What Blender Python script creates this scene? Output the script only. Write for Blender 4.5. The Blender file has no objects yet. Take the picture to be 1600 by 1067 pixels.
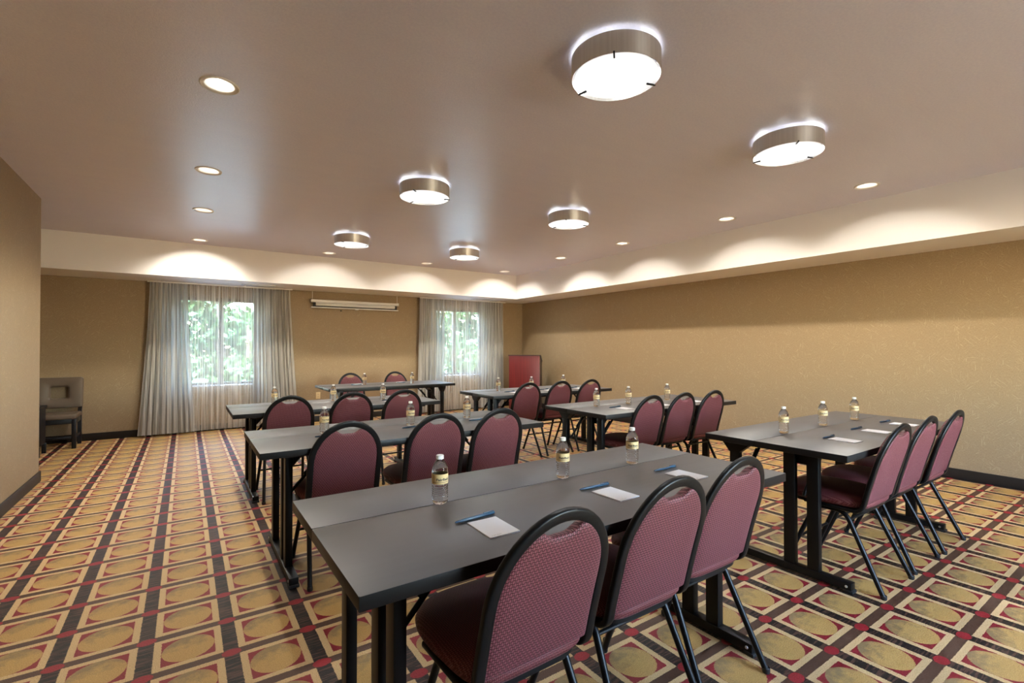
import bpy, bmesh, math, random
from mathutils import Vector, Matrix
C = bpy.context.scene.collection
S = bpy.context.scene
PI = math.pi
random.seed(7)

# ---------------------------------------------------------------- camera, world, exposure
cam = bpy.data.cameras.new('camera'); camo = bpy.data.objects.new('camera', cam); C.objects.link(camo)
cam.sensor_width = 36; cam.lens = 36*752.2/1600; cam.clip_start = .05; cam.clip_end = 200
camo.location = (0, 0, 1.29)
camo.rotation_euler = (math.radians(90+.624), math.radians(.045), math.radians(-34.13))
S.camera = camo
S.view_settings.view_transform = 'Standard'; S.view_settings.look = 'None'
S.view_settings.gamma = 1; S.view_settings.use_curve_mapping = False
S.view_settings.exposure = 0.68
S.cycles.use_denoising = True
S.cycles.max_bounces = 10; S.cycles.diffuse_bounces = 5; S.cycles.glossy_bounces = 4
S.cycles.transmission_bounces = 8; S.cycles.transparent_max_bounces = 16
S.cycles.sample_clamp_indirect = 4; S.cycles.sample_clamp_direct = 14; S.cycles.caustics_refractive = False; S.cycles.caustics_reflective = False

w = bpy.data.worlds.new('World'); S.world = w; w.use_nodes = True
nt = w.node_tree; bg = nt.nodes['Background']
sky = nt.nodes.new('ShaderNodeTexSky'); sky.sky_type = 'NISHITA'; sky.sun_disc = False
sky.sun_elevation = math.radians(48); sky.sun_rotation = math.radians(200); sky.air_density = 1.2; sky.dust_density = .3
nt.links.new(sky.outputs[0], bg.inputs[0]); bg.inputs[1].default_value = 4.4
sn = bpy.data.lights.new('sun', 'SUN'); sn.energy = 40; sn.angle = .01; sn.color = (.60, .79, 1)
sno = bpy.data.objects.new('sun', sn); C.objects.link(sno); sno.rotation_euler = (math.radians(42), 0, math.radians(12))

# light levels
P_DRUM, P_CEIL, P_DOWN, P_FILL = 245.0, .15, 42.0, 17.0
COL_DRUM = (.94, .97, 1); COL_DOWN = (1, .92, .80)

# ---------------------------------------------------------------- room dimensions (metres)
HC = 2.72          # ceiling
HS = 2.25          # underside of the soffit
XL, XR, YB, YR = -1.16, 6.23, 8.78, -2.2
SX, SY = 5.52, 7.98  # soffit faces
XN = -3.6          # far end of the recess on the left
YL = 6.38          # where the left wall ends

# ---------------------------------------------------------------- material helpers
def mat(name, col, rough=.5, metal=0, spec=.5, **kw):
    m = bpy.data.materials.new(name); m.use_nodes = True
    b = m.node_tree.nodes['Principled BSDF']
    b.inputs['Base Color'].default_value = (*col, 1)
    b.inputs['Roughness'].default_value = rough; b.inputs['Metallic'].default_value = metal
    b.inputs['Specular IOR Level'].default_value = spec
    for k, v in kw.items():
        b.inputs[k.replace('_', ' ')].default_value = v
    return m
class N:
    def __init__(s, m): s.m = m; s.t = m.node_tree; s.b = s.t.nodes.get('Principled BSDF')
    def new(s, ty, **kw):
        n = s.t.nodes.new(ty)
        for k, v in kw.items(): setattr(n, k, v)
        return n
    def link(s, a, b): s.t.links.new(a, b)
    def math(s, op, a, b=None, c=None):
        n = s.new('ShaderNodeMath', operation=op)
        for i, v in enumerate((a, b, c)):
            if v is None: continue
            if isinstance(v, (int, float)): n.inputs[i].default_value = v
            else: s.link(v, n.inputs[i])
        return n.outputs[0]
    def mix(s, f, a, b):
        n = s.new('ShaderNodeMix', data_type='RGBA')
        for i, v in ((0, f), (6, a), (7, b)):
            if isinstance(v, (int, float)): n.inputs[i].default_value = v
            elif isinstance(v, tuple): n.inputs[i].default_value = (*v, 1)
            else: s.link(v, n.inputs[i])
        return n.outputs[2]
    def pos(s): return s.new('ShaderNodeNewGeometry').outputs['Position']
    def obj(s): return s.new('ShaderNodeTexCoord').outputs['Object']
    def sep(s, v):
        n = s.new('ShaderNodeSeparateXYZ'); s.link(v, n.inputs[0]); return n.outputs
    def comb(s, x, y, z):
        n = s.new('ShaderNodeCombineXYZ')
        for i, v in enumerate((x, y, z)):
            if isinstance(v, (int, float)): n.inputs[i].default_value = v
            else: s.link(v, n.inputs[i])
        return n.outputs[0]
    def noise(s, vec, scale, detail=2, rough=.5):
        n = s.new('ShaderNodeTexNoise'); s.link(vec, n.inputs['Vector'])
        n.inputs['Scale'].default_value = scale; n.inputs['Detail'].default_value = detail
        n.inputs['Roughness'].default_value = rough
        return n.outputs[0]
    def mapping(s, vec, scale=(1, 1, 1), rot=(0, 0, 0)):
        n = s.new('ShaderNodeMapping'); s.link(vec, n.inputs[0])
        n.inputs['Scale'].default_value = scale; n.inputs['Rotation'].default_value = rot
        return n.outputs[0]
    def ramp(s, f, a, b):
        n = s.new('ShaderNodeMapRange'); s.link(f, n.inputs[0])
        n.inputs[1].default_value = a; n.inputs[2].default_value = b
        return n.outputs[0]
    def bump(s, h, strength, dist=.01):
        n = s.new('ShaderNodeBump'); s.link(h, n.inputs['Height'])
        n.inputs['Strength'].default_value = strength; n.inputs['Distance'].default_value = dist
        s.link(n.outputs[0], s.b.inputs['Normal'])

def wallpaper(name, axis):
    m = mat(name, (.5, .31, .12), .62, spec=.3); n = N(m)
    x, y, z = n.sep(n.pos())
    uv = n.comb(x if axis == 'x' else y, z, 0)
    mask = None
    for k, (rot, off) in enumerate(((0, 0), (PI/2, 3.3), (.75, 7.1), (-.75, 11.7))):
        mp0 = n.mapping(uv, (1, 1, 1), (0, 0, rot)); mp = n.mapping(mp0, (13, 150, 1))
        v = n.noise(n.comb(n.math('ADD', n.sep(mp)[0], off*5), n.sep(mp)[1], off), 1, 1)
        patch = n.ramp(n.noise(n.comb(n.math('ADD', n.sep(uv)[0], off), n.sep(uv)[1], off), 9, 1), .5, .6)
        t = n.math('MULTIPLY', n.ramp(v, .63, .70), patch)
        mask = t if mask is None else n.math('MAXIMUM', mask, t)
    weave = n.noise(n.mapping(uv, (60, 420, 1)), 1, 2)
    weave2 = n.noise(n.mapping(uv, (420, 60, 1)), 1, 2)
    wv = n.math('ADD', weave, weave2)
    c = n.mix(n.ramp(wv, .75, 1.25), (.228, .156, .083), (.308, .222, .130))
    c = n.mix(n.math('MULTIPLY', mask, .38), c, (.44, .345, .215))
    n.link(c, n.b.inputs['Base Color'])
    n.bump(wv, .15, .004)
    return m

def ceiling_paint():
    m = mat('ceiling_paint', (.6, .5, .48), .33, spec=1.0); n = N(m)
    p = n.pos()
    a = n.noise(p, 130, 3, .6)
    b = n.noise(n.mapping(p, (2.5, 9, 1)), 1, 3)
    n.link(n.mix(n.math('ADD', n.math('MULTIPLY', b, .5), n.math('MULTIPLY', n.ramp(n.noise(p, 75, 3, .65), .35, .65), .5)), (.88, .86, 1.0), (.76, .75, .93)), n.b.inputs['Base Color'])
    n.b.inputs['Roughness'].default_value = .235
    n.bump(a, .22, .006)
    return m

def carpet():
    m = mat('carpet_pattern', (.5, .3, .1), .5, spec=.34); n = N(m)
    x, y, z = n.sep(n.pos())
    rag = n.math('MULTIPLY', n.math('SUBTRACT', n.noise(n.pos(), 170, 2, .7), .5), .012)
    sx, sy, ox, oy = .30148, .28352, -.7365, 2.6443
    def cell(v, o, s):   # signed distance to the nearest lattice line, metres
        t = n.math('ADD', n.math('DIVIDE', n.math('SUBTRACT', v, o), s), 100.5)
        return n.math('MULTIPLY', n.math('SUBTRACT', n.math('FRACT', t), .5), s)
    u = cell(x, ox, sx); v = cell(y, oy, sy)
    u = n.math('ADD', u, rag); v = n.math('ADD', v, n.math('MULTIPLY', rag, -.8))
    au = n.math('ABSOLUTE', u); av = n.math('ABSOLUTE', v)
    def lt(a, t): return n.math('LESS_THAN', a, t)
    # cell-centre coordinates
    du = n.math('SUBTRACT', sx/2, au); dv = n.math('SUBTRACT', sy/2, av)
    r = n.math('SQRT', n.math('ADD', n.math('POWER', du, 2), n.math('POWER', n.math('MULTIPLY', dv, .985), 2)))
    p = n.pos()
    grain = n.noise(p, 240, 2, .7); big = n.noise(p, 26, 3, .6); fine = n.noise(n.mapping(p, (9, 95, 1)), 1, 3)
    cream = n.mix(n.ramp(grain, .3, .7), (.40, .265, .11), (.66, .475, .25))
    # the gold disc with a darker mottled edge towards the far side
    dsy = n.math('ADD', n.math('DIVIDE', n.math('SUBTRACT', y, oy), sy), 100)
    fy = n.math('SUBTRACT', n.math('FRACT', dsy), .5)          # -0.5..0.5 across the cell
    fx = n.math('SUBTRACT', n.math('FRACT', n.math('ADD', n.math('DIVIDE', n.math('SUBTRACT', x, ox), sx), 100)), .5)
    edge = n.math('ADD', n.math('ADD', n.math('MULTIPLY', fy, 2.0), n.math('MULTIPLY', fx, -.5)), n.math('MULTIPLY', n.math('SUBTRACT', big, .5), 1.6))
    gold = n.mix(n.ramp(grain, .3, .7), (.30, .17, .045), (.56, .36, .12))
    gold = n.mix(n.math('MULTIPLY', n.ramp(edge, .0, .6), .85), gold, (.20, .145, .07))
    red = n.mix(n.ramp(grain, .3, .7), (.14, .004, .010), (.28, .010, .022))
    brown = n.mix(n.ramp(grain, .3, .7), (.050, .024, .014), (.095, .045, .026))
    black = n.mix(n.ramp(fine, .49, .58), (.006, .004, .004), (.075, .036, .024))
    col = cream
    inner = n.math('MULTIPLY', lt(du, .0955), lt(dv, .0955))
    col = n.mix(inner, col, red)
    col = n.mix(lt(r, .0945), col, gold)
    col = n.mix(lt(av, .021), col, brown)
    col = n.mix(lt(au, .028), col, black)
    node = n.math('ADD', n.math('POWER', n.math('DIVIDE', u, .036), 2), n.math('POWER', n.math('DIVIDE', v, .026), 2))
    col = n.mix(lt(node, 1.0), col, n.mix(n.ramp(grain, .3, .7), (.18, .004, .010), (.36, .018, .028)))
    n.link(col, n.b.inputs['Base Color'])
    n.bump(grain, .5, .006)
    return m

def fabric(name, dark, mid, light, pitch=.0125, front=False):
    m = mat(name, mid, .62, spec=.35, Sheen_Weight=.04, Sheen_Roughness=.4); n = N(m)
    b = n.b; b.inputs['Sheen Tint'].default_value = (1, .72, .78, 1)
    x, y, z = n.sep(n.obj())
    vv = n.math('ADD', z, n.math('MULTIPLY', y, 1.0 if front else .2))
    a = n.math('DIVIDE', x, pitch); c = n.math('DIVIDE', vv, pitch*1.3)
    s1 = n.math('ABSOLUTE', n.math('SUBTRACT', n.math('FRACT', n.math('ADD', n.math('ADD', a, c), 100)), .5))
    s2 = n.math('ABSOLUTE', n.math('SUBTRACT', n.math('FRACT', n.math('ADD', n.math('SUBTRACT', a, c), 100)), .5))
    mx = n.math('MAXIMUM', s1, s2)
    dia = n.math('LESS_THAN', mx, .31)
    pin = n.math('LESS_THAN', n.math('SUBTRACT', 1, n.math('ADD', s1, s2)), .13)
    gr = n.noise(n.obj(), 900, 2)
    col = n.mix(dia, dark, n.mix(gr, mid, light))
    col = n.mix(n.math('MULTIPLY', pin, .6), col, (.55, .33, .30))
    n.link(col, b.inputs['Base Color'])
    n.bump(n.math('ADD', n.math('MULTIPLY', dia, .6), gr), .25, .002)
    return m

def laminate():
    m = mat('dark_laminate', (.04, .03, .026), .34, spec=.75); n = N(m)
    o = n.obj()
    g = n.noise(n.mapping(o, (3, 60, 3)), 1, 3)
    n.link(n.mix(g, (.054, .053, .055), (.074, .071, .073)), n.b.inputs['Base Color'])
    n.link(n.math('ADD', n.math('MULTIPLY', g, .07), .40), n.b.inputs['Roughness'])
    return m

def curtain_fabric(name, alpha, col, vary=.12, tlf=.42):
    m = bpy.data.materials.new(name); m.use_nodes = True; n = N(m)
    t = n.t; t.nodes.remove(n.b); out = t.nodes['Material Output']
    x, y, z = n.sep(n.pos())
    band = n.noise(n.comb(n.math('MULTIPLY', x, 6), 0, n.math('MULTIPLY', z, 170)), 1, 2)
    thread = n.noise(n.comb(n.math('MULTIPLY', x, 330), 0, n.math('MULTIPLY', z, 5)), 1, 2)
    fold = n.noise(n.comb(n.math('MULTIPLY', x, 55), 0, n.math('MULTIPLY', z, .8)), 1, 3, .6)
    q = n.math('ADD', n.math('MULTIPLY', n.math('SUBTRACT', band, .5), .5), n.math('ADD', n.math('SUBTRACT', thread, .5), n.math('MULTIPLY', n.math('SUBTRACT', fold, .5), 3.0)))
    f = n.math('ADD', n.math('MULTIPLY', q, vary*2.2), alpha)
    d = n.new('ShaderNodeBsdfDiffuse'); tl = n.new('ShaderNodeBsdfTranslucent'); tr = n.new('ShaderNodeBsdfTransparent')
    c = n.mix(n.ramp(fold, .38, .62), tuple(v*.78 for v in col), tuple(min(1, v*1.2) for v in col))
    n.link(c, d.inputs[0]); n.link(c, tl.inputs[0])
    m1 = n.new('ShaderNodeMixShader'); m1.inputs[0].default_value = tlf
    n.link(d.outputs[0], m1.inputs[1]); n.link(tl.outputs[0], m1.inputs[2])
    m2 = n.new('ShaderNodeMixShader'); n.link(f, m2.inputs[0])
    n.link(tr.outputs[0], m2.inputs[1]); n.link(m1.outputs[0], m2.inputs[2])
    n.link(m2.outputs[0], out.inputs[0])
    return m

def emit(name, col, st, base=(.9, .9, .9)):
    m = mat(name, base, .4)
    b = m.node_tree.nodes['Principled BSDF']
    b.inputs['Emission Color'].default_value = (*col, 1); b.inputs['Emission Strength'].default_value = st
    return m

def brushed():
    m = mat('brushed_nickel', (.62, .59, .54), .3, 1); n = N(m)
    x, y, z = n.sep(n.obj())
    ang = n.math('ARCTAN2', y, x)
    g = n.noise(n.comb(n.math('MULTIPLY', ang, 14), 0, 0), 1, 3)
    g2 = n.noise(n.comb(n.math('MULTIPLY', ang, 90), 0, n.math('MULTIPLY', z, 3)), 1, 2)
    n.link(n.mix(g, (.60, .57, .52), (.92, .89, .84)), n.b.inputs['Base Color'])
    n.link(n.math('ADD', n.math('MULTIPLY', g2, .25), .30), n.b.inputs['Roughness'])
    return m

def lens_mat():   # frosted glass disc lit from behind by the lamp: brightest over the tube
    m = mat('drum_glass', (.85, .83, .78), .3); n = N(m)
    x, y, z = n.sep(n.obj())
    r = n.math('SQRT', n.math('ADD', n.math('POWER', x, 2), n.math('POWER', y, 2)))
    q = n.math('POWER', n.math('DIVIDE', r, .058), 2)
    hot = n.math('MULTIPLY', n.math('EXPONENT', n.math('MULTIPLY', q, -1)), P_DRUM)
    n.link(n.math('ADD', hot, .55), n.b.inputs['Emission Strength'])
    n.b.inputs['Emission Color'].default_value = (*COL_DRUM, 1)
    return m

M = {}
M['wall_x'] = wallpaper('gold_wallpaper_back', 'x'); M['wall_y'] = wallpaper('gold_wallpaper_side', 'y')
M['ceil'] = ceiling_paint(); M['carpet'] = carpet()
sm_ = mat('soffit_paint', (.87, .84, .82), .6, spec=.3); _n = N(sm_); _n.bump(_n.noise(_n.pos(), 140, 3, .6), .25, .006); M['soffit'] = sm_
M['base'] = mat('baseboard_vinyl', (.016, .012, .010), .45, spec=.2)
M['lam'] = laminate(); M['edge'] = mat('black_table_edge', (.006, .005, .005), .45, spec=.25)
M['blackmetal'] = mat('black_powder_coat', (.0035, .0035, .004), .38, spec=.22)
M['tablemetal'] = mat('dark_table_steel', (.004, .0035, .0035), .4, spec=.22)
M['steel'] = mat('bolt_steel', (.55, .55, .56), .3, 1)
M['back'] = fabric('backrest_fabric', (.052, .002, .005), (.135, .028, .036), (.23, .078, .088))
M['seat'] = fabric('seat_fabric', (.075, .006, .008), (.13, .030, .032), (.19, .055, .055), .011, True)
M['white'] = mat('white_plastic', (.78, .77, .74), .4)
M['cap'] = mat('cap_plastic', (.85, .83, .78), .4)
M['paper'] = mat('notepad_paper', (.82, .82, .84), .7, spec=.2)
M['ink'] = mat('grey_ink', (.25, .25, .27), .7)
M['pen'] = mat('blue_pen_plastic', (.022, .062, .11), .25)
M['pencap'] = mat('dark_pen_tip', (.02, .05, .09), .25)
M['label'] = mat('tan_label', (.62, .45, .22), .5)
M['labelink'] = mat('label_ink', (.07, .05, .035), .5)
M['nickel'] = brushed(); M['lens'] = lens_mat()
M['trimwhite'] = mat('downlight_trim', (.8, .78, .74), .35)
M['downlens'] = emit('downlight_lens', (1, .88, .68), 7)
M['mahog'] = mat('mahogany_laminate', (.25, .018, .016), .38)
_n = N(M['mahog']); _g = _n.noise(_n.mapping(_n.obj(), (70, 70, 2)), 1, 3)
_n.link(_n.mix(_g, (.055, .004, .004), (.17, .012, .013)), _n.b.inputs['Base Color'])
M['mahogdark'] = mat('lectern_edge', (.035, .012, .010), .4)
M['tan'] = mat('taupe_vinyl', (.115, .083, .058), .45, spec=.3)
M['darkwood'] = mat('dark_wood', (.006, .005, .006), .4, spec=.3)
M['frame'] = mat('window_frame_bronze', (.13, .10, .08), .45)
M['blackmatte'] = mat('black_matte', (.008, .008, .008), .6)
M['ivory'] = mat('ivory_plate', (.62, .48, .26), .4)
M['vent'] = mat('vent_paint', (.75, .78, .82), .4)
M['sheer'] = curtain_fabric('sheer_voile', .46, (.66, .62, .56), tlf=.18)
M['drape'] = curtain_fabric('drape_linen', .90, (.50, .485, .445), .10)
M['leaf'] = mat('leaves', (.045, .080, .020), .6); M['bark'] = mat('bark', (.10, .07, .045), .8)
M['pave'] = mat('pale_paving', (.22, .21, .20), .8); M['grass'] = mat('lawn', (.10, .14, .06), .9)
g = bpy.data.materials.new('window_glass'); g.use_nodes = True; _n = N(g); _n.t.nodes.remove(_n.b)
_tr = _n.new('ShaderNodeBsdfTransparent'); _gl = _n.new('ShaderNodeBsdfGlossy'); _gl.inputs['Roughness'].default_value = .02
_mx = _n.new('ShaderNodeMixShader'); _mx.inputs[0].default_value = .06
_tr.inputs[0].default_value = (.93, .96, .96, 1)
_n.link(_tr.outputs[0], _mx.inputs[1]); _n.link(_gl.outputs[0], _mx.inputs[2]); _n.link(_mx.outputs[0], _n.t.nodes['Material Output'].inputs[0])
M['glass'] = g
g = mat('clear_bottle', (1, 1, 1), .02, spec=.5, Transmission_Weight=1.0, IOR=1.33)
_n = N(g); _tr = _n.new('ShaderNodeBsdfTransparent'); _mx = _n.new('ShaderNodeMixShader'); _mx.inputs[0].default_value = .2
_n.link(_n.b.outputs[0], _mx.inputs[1]); _n.link(_tr.outputs[0], _mx.inputs[2]); _n.link(_mx.outputs[0], _n.t.nodes['Material Output'].inputs[0])
M['water'] = g

# ---------------------------------------------------------------- mesh helpers
def finish(name, bm, m, parent=None, smooth=True, ang=35):
    me = bpy.data.meshes.new(name); bmesh.ops.recalc_face_normals(bm, faces=bm.faces[:]); bm.to_mesh(me); bm.free()
    for mm in (m if isinstance(m, (list, tuple)) else [m]): me.materials.append(mm)
    if smooth:
        me.polygons.foreach_set('use_smooth', [True]*len(me.polygons)); me.set_sharp_from_angle(angle=math.radians(ang))
    o = bpy.data.objects.new(name, me); C.objects.link(o)
    if parent is not None: o.parent = parent
    return o
def box(bm, x0, x1, y0, y1, z0, z1, bev=0, seg=2):
    vs = [bm.verts.new(p) for p in ((x0,y0,z0),(x1,y0,z0),(x1,y1,z0),(x0,y1,z0),(x0,y0,z1),(x1,y0,z1),(x1,y1,z1),(x0,y1,z1))]
    fs = [bm.faces.new([vs[i] for i in f]) for f in ((3,2,1,0),(4,5,6,7),(0,1,5,4),(1,2,6,5),(2,3,7,6),(3,0,4,7))]
    if bev:
        es = {e for f in fs for e in f.edges}
        bmesh.ops.bevel(bm, geom=list(es), offset=bev, segments=seg, affect='EDGES', profile=.5)
def prism(bm, poly, axis, a, b, bev=0):
    """poly in the two other axes (in order), extruded along axis from a to b"""
    def P(u, v, w): return {'x': (w, u, v), 'y': (u, w, v), 'z': (u, v, w)}[axis]
    A = [bm.verts.new(P(u, v, a)) for u, v in poly]; B = [bm.verts.new(P(u, v, b)) for u, v in poly]
    n = len(poly); fs = [bm.faces.new(A), bm.faces.new(B[::-1])]
    for i in range(n): fs.append(bm.faces.new([A[i], B[i], B[(i+1) % n], A[(i+1) % n]]))
    if bev: bmesh.ops.bevel(bm, geom=list({e for f in fs[:2] for e in f.edges}), offset=bev, segments=2, affect='EDGES')
def fillet(pts, rad, seg=6):
    out = [Vector(pts[0])]
    for i in range(1, len(pts)-1):
        p0, p, p1 = Vector(pts[i-1]), Vector(pts[i]), Vector(pts[i+1])
        a, b = (p0-p), (p1-p); r = min(rad, a.length*.48, b.length*.48)
        A, B = p+a.normalized()*r, p+b.normalized()*r
        for k in range(seg+1):
            t = k/seg; out.append((1-t)**2*A+2*t*(1-t)*p+t*t*B)
    out.append(Vector(pts[-1])); return out
def top_only(o):
    for p in o.data.polygons: p.material_index = 0 if p.normal.z > .9 else 1
def rect(w, h, r=.003):
    pr = []
    for sx, sy, a0 in ((1, 1, 0), (-1, 1, 90), (-1, -1, 180), (1, -1, 270)):
        for k in range(3):
            a = math.radians(a0+45*k); pr.append((sx*(w/2-r)+r*math.cos(a), sy*(h/2-r)+r*math.sin(a)))
    return pr
def circ(r, n=12): return [(r*math.cos(2*PI*k/n), r*math.sin(2*PI*k/n)) for k in range(n)]
def sweep(bm, pts, prof, up=(0, 0, 1), closed=False, scale=None):
    pts = [Vector(p) for p in pts]; n = len(pts); rings = []; nrm = None
    for i in range(n):
        if closed: t = (pts[(i+1) % n]-pts[i-1]).normalized()
        else: t = (pts[min(i+1, n-1)]-pts[max(i-1, 0)]).normalized()
        if nrm is None:
            nrm = Vector(up); nrm = (nrm-t*nrm.dot(t)).normalized()
        else:
            nrm = (nrm-t*nrm.dot(t)).normalized()
        bi = t.cross(nrm); s = scale[i] if scale else 1
        rings.append([bm.verts.new(pts[i]+(bi*u+nrm*v)*s) for u, v in prof])
    k = len(prof)
    for i in range(n if closed else n-1):
        A, B = rings[i], rings[(i+1) % n]
        for j in range(k): bm.faces.new([A[j], A[(j+1) % k], B[(j+1) % k], B[j]])
    if not closed: bm.faces.new(rings[0][::-1]); bm.faces.new(rings[-1])
def lathe(bm, prof, n=32, c=(0, 0, 0), cap=False, mod=None):
    rings = []
    for r, z in prof:
        if r < 1e-6: rings.append([bm.verts.new((c[0], c[1], c[2]+z))]); continue
        rings.append([bm.verts.new((c[0]+r*(mod(2*PI*k/n, z) if mod else 1)*math.cos(2*PI*k/n), c[1]+r*(mod(2*PI*k/n, z) if mod else 1)*math.sin(2*PI*k/n), c[2]+z)) for k in range(n)])
    for A, B in zip(rings, rings[1:]):
        for k in range(n):
            a, b = A[k % len(A)], A[(k+1) % len(A)]; d, e = B[k % len(B)], B[(k+1) % len(B)]
            f = [a, b, e, d]; u = []
            for v in f:
                if v not in u: u.append(v)
            if len(u) > 2: bm.faces.new(u)
    if cap:
        for R in (rings[0], rings[-1]):
            if len(R) > 2: bm.faces.new(R)
def empty(name, loc=(0, 0, 0), rz=0):
    o = bpy.data.objects.new(name, None); o.empty_display_size = .1; C.objects.link(o)
    o.location = loc; o.rotation_euler = (0, 0, rz); return o
def tag(o, label=None, cat=None, group=None, kind=None):
    for k, v in (('label', label), ('category', cat), ('group', group), ('kind', kind)):
        if v: o[k] = v
    return o
def copy_tree(o, parent=None):
    c = o.copy(); C.objects.link(c); c.parent = parent
    for ch in list(o.children): copy_tree(ch, c)
    return c

# ---------------------------------------------------------------- the shell
def struct(o, label=None): o['kind'] = 'structure'; 
def shell():
    bm = bmesh.new(); box(bm, XN, XR+.2, YR-.2, YB+.2, -.12, 0); struct(finish('floor', bm, M['carpet'], smooth=False))
    # ceiling with a round opening for every downlight
    bm = bmesh.new(); z = HC; es = []
    def loop(pts):
        vs = [bm.verts.new((x, y, z)) for x, y in pts]
        for i in range(len(vs)): es.append(bm.edges.new((vs[i], vs[(i+1) % len(vs)])))
    loop([(XN, YR-.2), (XR+.2, YR-.2), (XR+.2, YB+.2), (XN, YB+.2)])
    for x, y in DOWN: loop([(x+.072*math.cos(a*PI/14), y+.072*math.sin(a*PI/14)) for a in range(28)])
    bmesh.ops.triangle_fill(bm, edges=es, use_beauty=True)
    o = finish('ceiling', bm, M['ceil'], smooth=False); struct(o)
    # soffit along the back and the right wall
    bm = bmesh.new(); prism(bm, [(XN, SY), (SX, SY), (SX, YR), (XR+.1, YR), (XR+.1, YB+.1), (XN, YB+.1)], 'z', HS, HC+.1)
    struct(finish('trim_1', bm, M['soffit'], smooth=False))
    # walls
    bm = bmesh.new(); box(bm, XR, XR+.2, YR-.2, YB+.2, 0, HC+.1); struct(finish('wall_right', bm, M['wall_y'], smooth=False))
    bm = bmesh.new(); box(bm, XL-.18, XL, YR-.2, YL, 0, HC+.1, .004); struct(finish('wall_left', bm, M['wall_y'], smooth=False))
    bm = bmesh.new(); box(bm, XN-.2, XN, YL-2, YB+.2, 0, HC+.1); struct(finish('wall_recess', bm, M['wall_y'], smooth=False))
    bm = bmesh.new(); a, b, z0, z1 = FILLW
    box(bm, XN, a, YR-.2, YR, 0, HC+.1); box(bm, b, XR, YR-.2, YR, 0, HC+.1); box(bm, a, b, YR-.2, YR, 0, z0); box(bm, a, b, YR-.2, YR, z1, HC+.1)
    struct(finish('wall_rear', bm, M['wall_x'], smooth=False))
    bm = bmesh.new(); box(bm, XN, XL-.18, YL-.9, YL-.7, 0, HC+.1); struct(finish('wall_recess_end', bm, M['wall_x'], smooth=False))
    bm = bmesh.new(); xs = [XN]
    for a, b, z0, z1 in WIN: xs += [a, b]
    xs.append(XR+.1)
    for i in range(0, len(xs), 2): box(bm, xs[i], xs[i+1], YB, YB+.2, 0, HC+.1)
    for a, b, z0, z1 in WIN:
        box(bm, a, b, YB, YB+.2, 0, z0); box(bm, a, b, YB, YB+.2, z1, HC+.1)
    struct(finish('wall_back', bm, M['wall_x'], smooth=False))
    # baseboards
    h, t = .10, .014
    for nm, bx in (('baseboard_right', (XR-t, XR, YR, YB)), ('baseboard_back', (XN, XR-t, YB-t, YB)), ('baseboard_left', (XL, XL+t, YR, YL)), ('baseboard_left_end', (XL-.18, XL+t, YL, YL+t))):
        bm = bmesh.new(); box(bm, *bx, 0, h, .003); struct(finish(nm, bm, M['base']))
DOWN = [(.146, 3.06), (.146, 4.60), (.146, 5.96), (.146, 7.66), (1.80, 7.63), (3.41, 7.63), (5.0, 7.63), (5.0, 5.97), (5.0, 4.65), (5.01, 3.10), (5.01, 1.76)]
FILLW = (1.8, 4.2, .85, 2.15)  # opening for the added window in the rear wall
WIN = [(-.12, .98, .68, 2.06), (4.12, 5.22, .70, 2.07)]
shell()

def window(i, a, b, z0, z1, mx):
    r = empty('window_%d' % i, ((a+b)/2, YB+.12, z0)); r['kind'] = 'structure'
    x0, x1 = a-(a+b)/2, b-(a+b)/2; H = z1-z0; f = .055
    bm = bmesh.new()
    box(bm, x0, x1, -.03, .03, 0, f, .004); box(bm, x0, x1, -.03, .03, H-f, H, .004)
    box(bm, x0, x0+f, -.03, .03, f, H-f, .004); box(bm, x1-f, x1, -.03, .03, f, H-f, .004)
    finish('window_frame', bm, M['frame'], r)
    m = mx-(a+b)/2
    bm = bmesh.new(); box(bm, m-.034, m+.034, -.035, .025, f, H-f, .004); finish('mullion', bm, M['frame'], r)
    for u, v in ((x0+f, m-.028), (m+.028, x1-f)):
        bm = bmesh.new(); box(bm, u, v, -.004, .004, f, H-f); finish('pane', bm, M['glass'], r, smooth=False)
    bm = bmesh.new(); box(bm, x0, x1, -.119, -.03, 0, .018, .003); finish('sill', bm, M['white'], r)
window(1, *WIN[0], .46); window(2, *WIN[1], 4.58)
# invented window behind the camera; its area lamp is added cool fill light
def added_fill_window():
    a, b, z0, z1 = FILLW; r = empty('window_3', ((a+b)/2, YR-.1, z0)); r['kind'] = 'structure'; h = (b-a)/2; H = z1-z0
    bm = bmesh.new(); box(bm, -h, h, -.03, .03, 0, .05, .004); box(bm, -h, h, -.03, .03, H-.05, H, .004); box(bm, -h, -h+.05, -.03, .03, .05, H-.05, .004); box(bm, h-.05, h, -.03, .03, .05, H-.05, .004)
    finish('window_frame', bm, M['frame'], r)
    l = bpy.data.lights.new('added_cool_fill', 'AREA'); l.shape = 'RECTANGLE'; l.size = b-a; l.size_y = H; l.energy = P_FILL; l.color = (.62, .79, 1)
    lo = bpy.data.objects.new('added_cool_fill', l); C.objects.link(lo); lo.location = ((a+b)/2, YR-.16, (z0+z1)/2); lo.rotation_euler = (math.radians(90), 0, math.radians(-20))
    lo.rotation_euler = (math.radians(90), 0, 0)
added_fill_window()

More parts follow.
